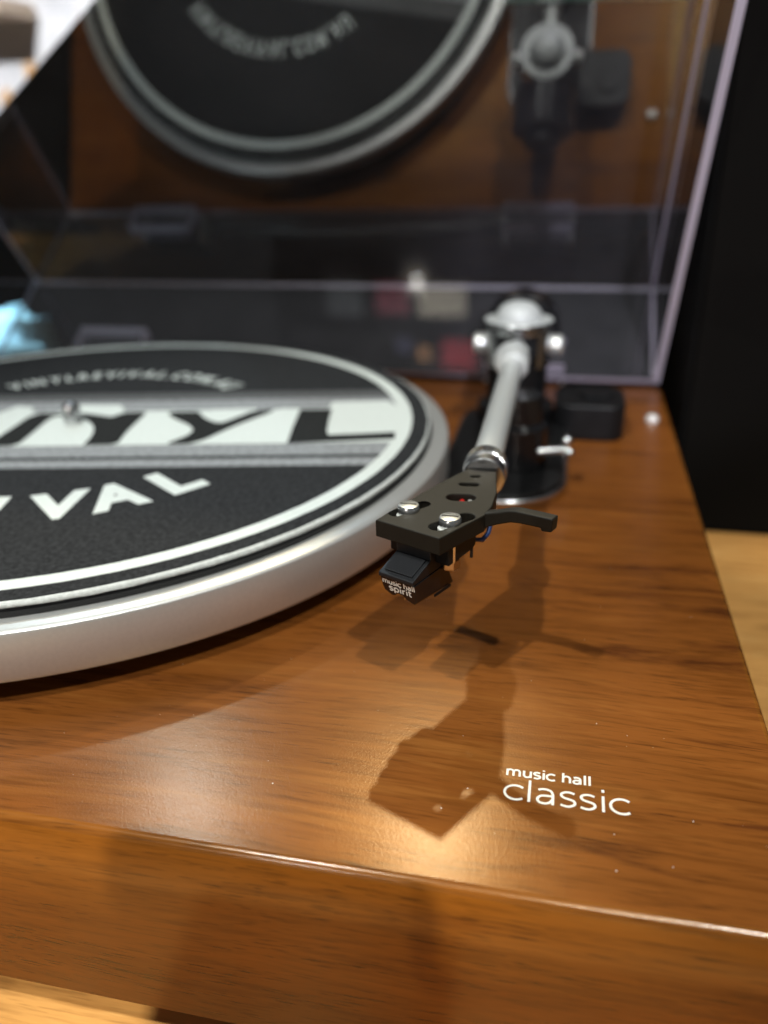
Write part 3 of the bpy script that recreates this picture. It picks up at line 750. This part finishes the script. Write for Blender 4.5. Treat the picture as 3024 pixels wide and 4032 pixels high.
# ------------------------------------------------------------------ things behind and beyond
def lumpy(name, c, rx_, ry_, rz_, mat, amp, seed):
    rnd = random.Random(seed); v = []; fs = []; nu, nv = 22, 14
    ph = [(rnd.uniform(1, 5), rnd.uniform(1, 6), rnd.uniform(0, 6)) for _ in range(6)]
    for j in range(nv + 1):
        t = math.pi * j / nv
        for i in range(nu):
            a = 2 * math.pi * i / nu
            q = 1 + amp * sum(math.sin(p * a + s * t * 2 + o_) for p, s, o_ in [(round(x), y, z) for x, y, z in ph]) / 3
            z = -math.cos(t); rr = math.sin(t) ** 0.8
            v.append((c[0] + rx_ * rr * q * math.cos(a), c[1] + ry_ * rr * q * math.sin(a), max(c[2] - rz_ + 0.3, c[2] + rz_ * z * (1 + (q - 1) * 0.5))))
    for j in range(nv):
        for i in range(nu):
            fs.append((j * nu + i, j * nu + (i + 1) % nu, (j + 1) * nu + (i + 1) % nu, (j + 1) * nu + i))
    o = put(name, v, fs, mat, None, smooth=True)
    bm = bmesh.new(); bm.from_mesh(o.data); bmesh.ops.remove_doubles(bm, verts=bm.verts[:], dist=1e-6)
    bmesh.ops.recalc_face_normals(bm, faces=bm.faces[:]); bm.to_mesh(o.data); bm.free(); o.data.shade_smooth()
    return o
bag = lumpy('plastic_bag', (-216, 262, ZT + 42), 34, 30, 42, plain('pale blue film', (0.50, 0.82, 0.95), 0.65, var=0.15, vscale=60, bmp=0.6, bscale=160), 0.16, 3)
spot('bag_fill_light', (-216, 262, 0), (-0.6, -0.25, 1.0), 400, 30, (0.62, 0.85, 1.0), 15, 13)  # added blue-white spot that brightens the bag
tag(bag, 'pale blue crumpled bag lying behind the left end of the platter', 'bag')

sh = empty('white_shelf_wall', (-560, 1010, ZT - 760))
tag(sh, 'bright white shop wall with a shelf far behind at upper left', 'wall')
M_shop = plain('white shop paint', (0.84, 0.85, 0.87), 0.6, var=0.25, vscale=16)
box('panel', -1500, -60, 1000, 1030, ZT - 760, 900, M_shop, sh)
M_card = plain('tan card', (0.55, 0.43, 0.32), 0.8, var=0.15, vscale=30)
M_orange = plain('orange card', (0.75, 0.42, 0.16), 0.7)
cb = box('carton', -790, -610, 905, 990, 296, 316, M_card, None, bevel=1)
tag(cb, 'long flat tan carton on the wall at the upper left corner', 'box')
for i, (x, z) in enumerate(((-640, 226), (-690, 190), (-604, 232))):
    o = prism('tag_card', [(x - 9, z - 18), (x + 9, z - 18), (x + 7, z + 16), (x - 7, z + 16)], 996, 999.5, M_orange, None, frame=lambda a, c, y: (a, y, c))
    tag(o, ['orange card on the white wall, nearest the black board', 'orange card low on the white wall at the photo edge', 'small orange card right at the sloping black edge'][i], 'card', 'orange cards on the bright wall')
spot('spot_light', (-620, 950, 240), (0.2, -0.95, 0.6), 800, 58, (0.97, 0.98, 1.0), 20, 70)  # added spot that makes the far wall bright

amp = empty('dark_mirror_box', (-300, 0, ZT)); tag(amp, 'low black filler box added unseen at the left to darken the lid reflection', 'filler box')
v, f = box_vf(-470, -176, -165, 168, ZT + 6, -12); put('case', v, f, M_wall, amp, bevel=2)  # unseen box added so the lid mirrors dark at the left
for x in (-450, -200):
    for y in (-140, 140): lathe('foot', [(0, ZT + 0.1), (12, ZT + 0.1), (12, ZT + 5.9), (0, ZT + 5.9)], (x, y, 0), M_rubber, amp, segs=20)
rk = empty('record_rack', (-230, -1520, ZT - 760)); tag(rk, 'black record rack across the aisle, mirrored low in the clear lid', 'rack')
box('back', -620, 60, -1524, -1512, ZT - 760, 700, M_wall, rk)
for z in (305, 470): box('ledge', -620, 60, -1511.8, -1480, z - 8, z, M_wall, rk)
for nm, x0, x1, z0, z1, c, lb in (('white', -205, -75, 330, 415, (0.80, 0.76, 0.64), 'cream record sleeve on the rack, mirrored beside the bearing cap'),
        ('rose', -325, -232, 325, 412, (0.32, 0.07, 0.11), 'dull rose record sleeve on the rack, left of the cream sleeve'),
        ('slate', -465, -365, 322, 420, (0.13, 0.15, 0.17), 'slate grey record sleeve on the rack, left of the rose sleeve'),
        ('red', -140, -45, 480, 560, (0.34, 0.012, 0.03), 'dark red record sleeve on the lower mirrored row'),
        ('tan', -208, -172, 500, 540, (0.42, 0.22, 0.10), 'small tan record sleeve on the lower mirrored row'),
        ('navy', -270, -225, 476, 520, (0.05, 0.055, 0.12), 'navy blue record sleeve on the lower mirrored row')):
    o = box('record_sleeve', x0, x1, -1508, -1504, z0, z1, plain(nm + ' card', c, 0.7, var=0.06, vscale=20), None, bevel=0.5)
    tag(o, lb, 'record', 'record sleeves on the rack')
spot('spot_light', (-230, -1504, 430), (0.1, 0.6, 0.75), 520, 40, (1.0, 0.95, 0.88), 18, 75)  # added close spot that brightens the sleeves for their reflection

mc = empty('mint_card', (200, 322, 250)); tag(mc, 'mint green card fixed to the black board, top edge of the photo', 'card')
prism('sheet', [(139, 201.5), (252, 197.5), (254, 300), (141, 300)], 326, 329.6, plain('mint card', (0.30, 0.62, 0.48), 0.7, var=0.05, vscale=40), mc, frame=lambda a, c, y: (a, y, c))

ph = empty('smartphone', (166, -290, -3)); tag(ph, 'dark smartphone held up before the turntable, seen by its shadow on the wooden front', 'phone')
prism('body', rrect(135, 198, -3, 133, 9), -293, -286, M_blacks, ph, frame=lambda a, c, y: (a, y, c), bevel=1)
prism('screen', rrect(137, 196, -1, 131, 8), -293.4, -293.1, M_black, ph, frame=lambda a, c, y: (a, y, c))
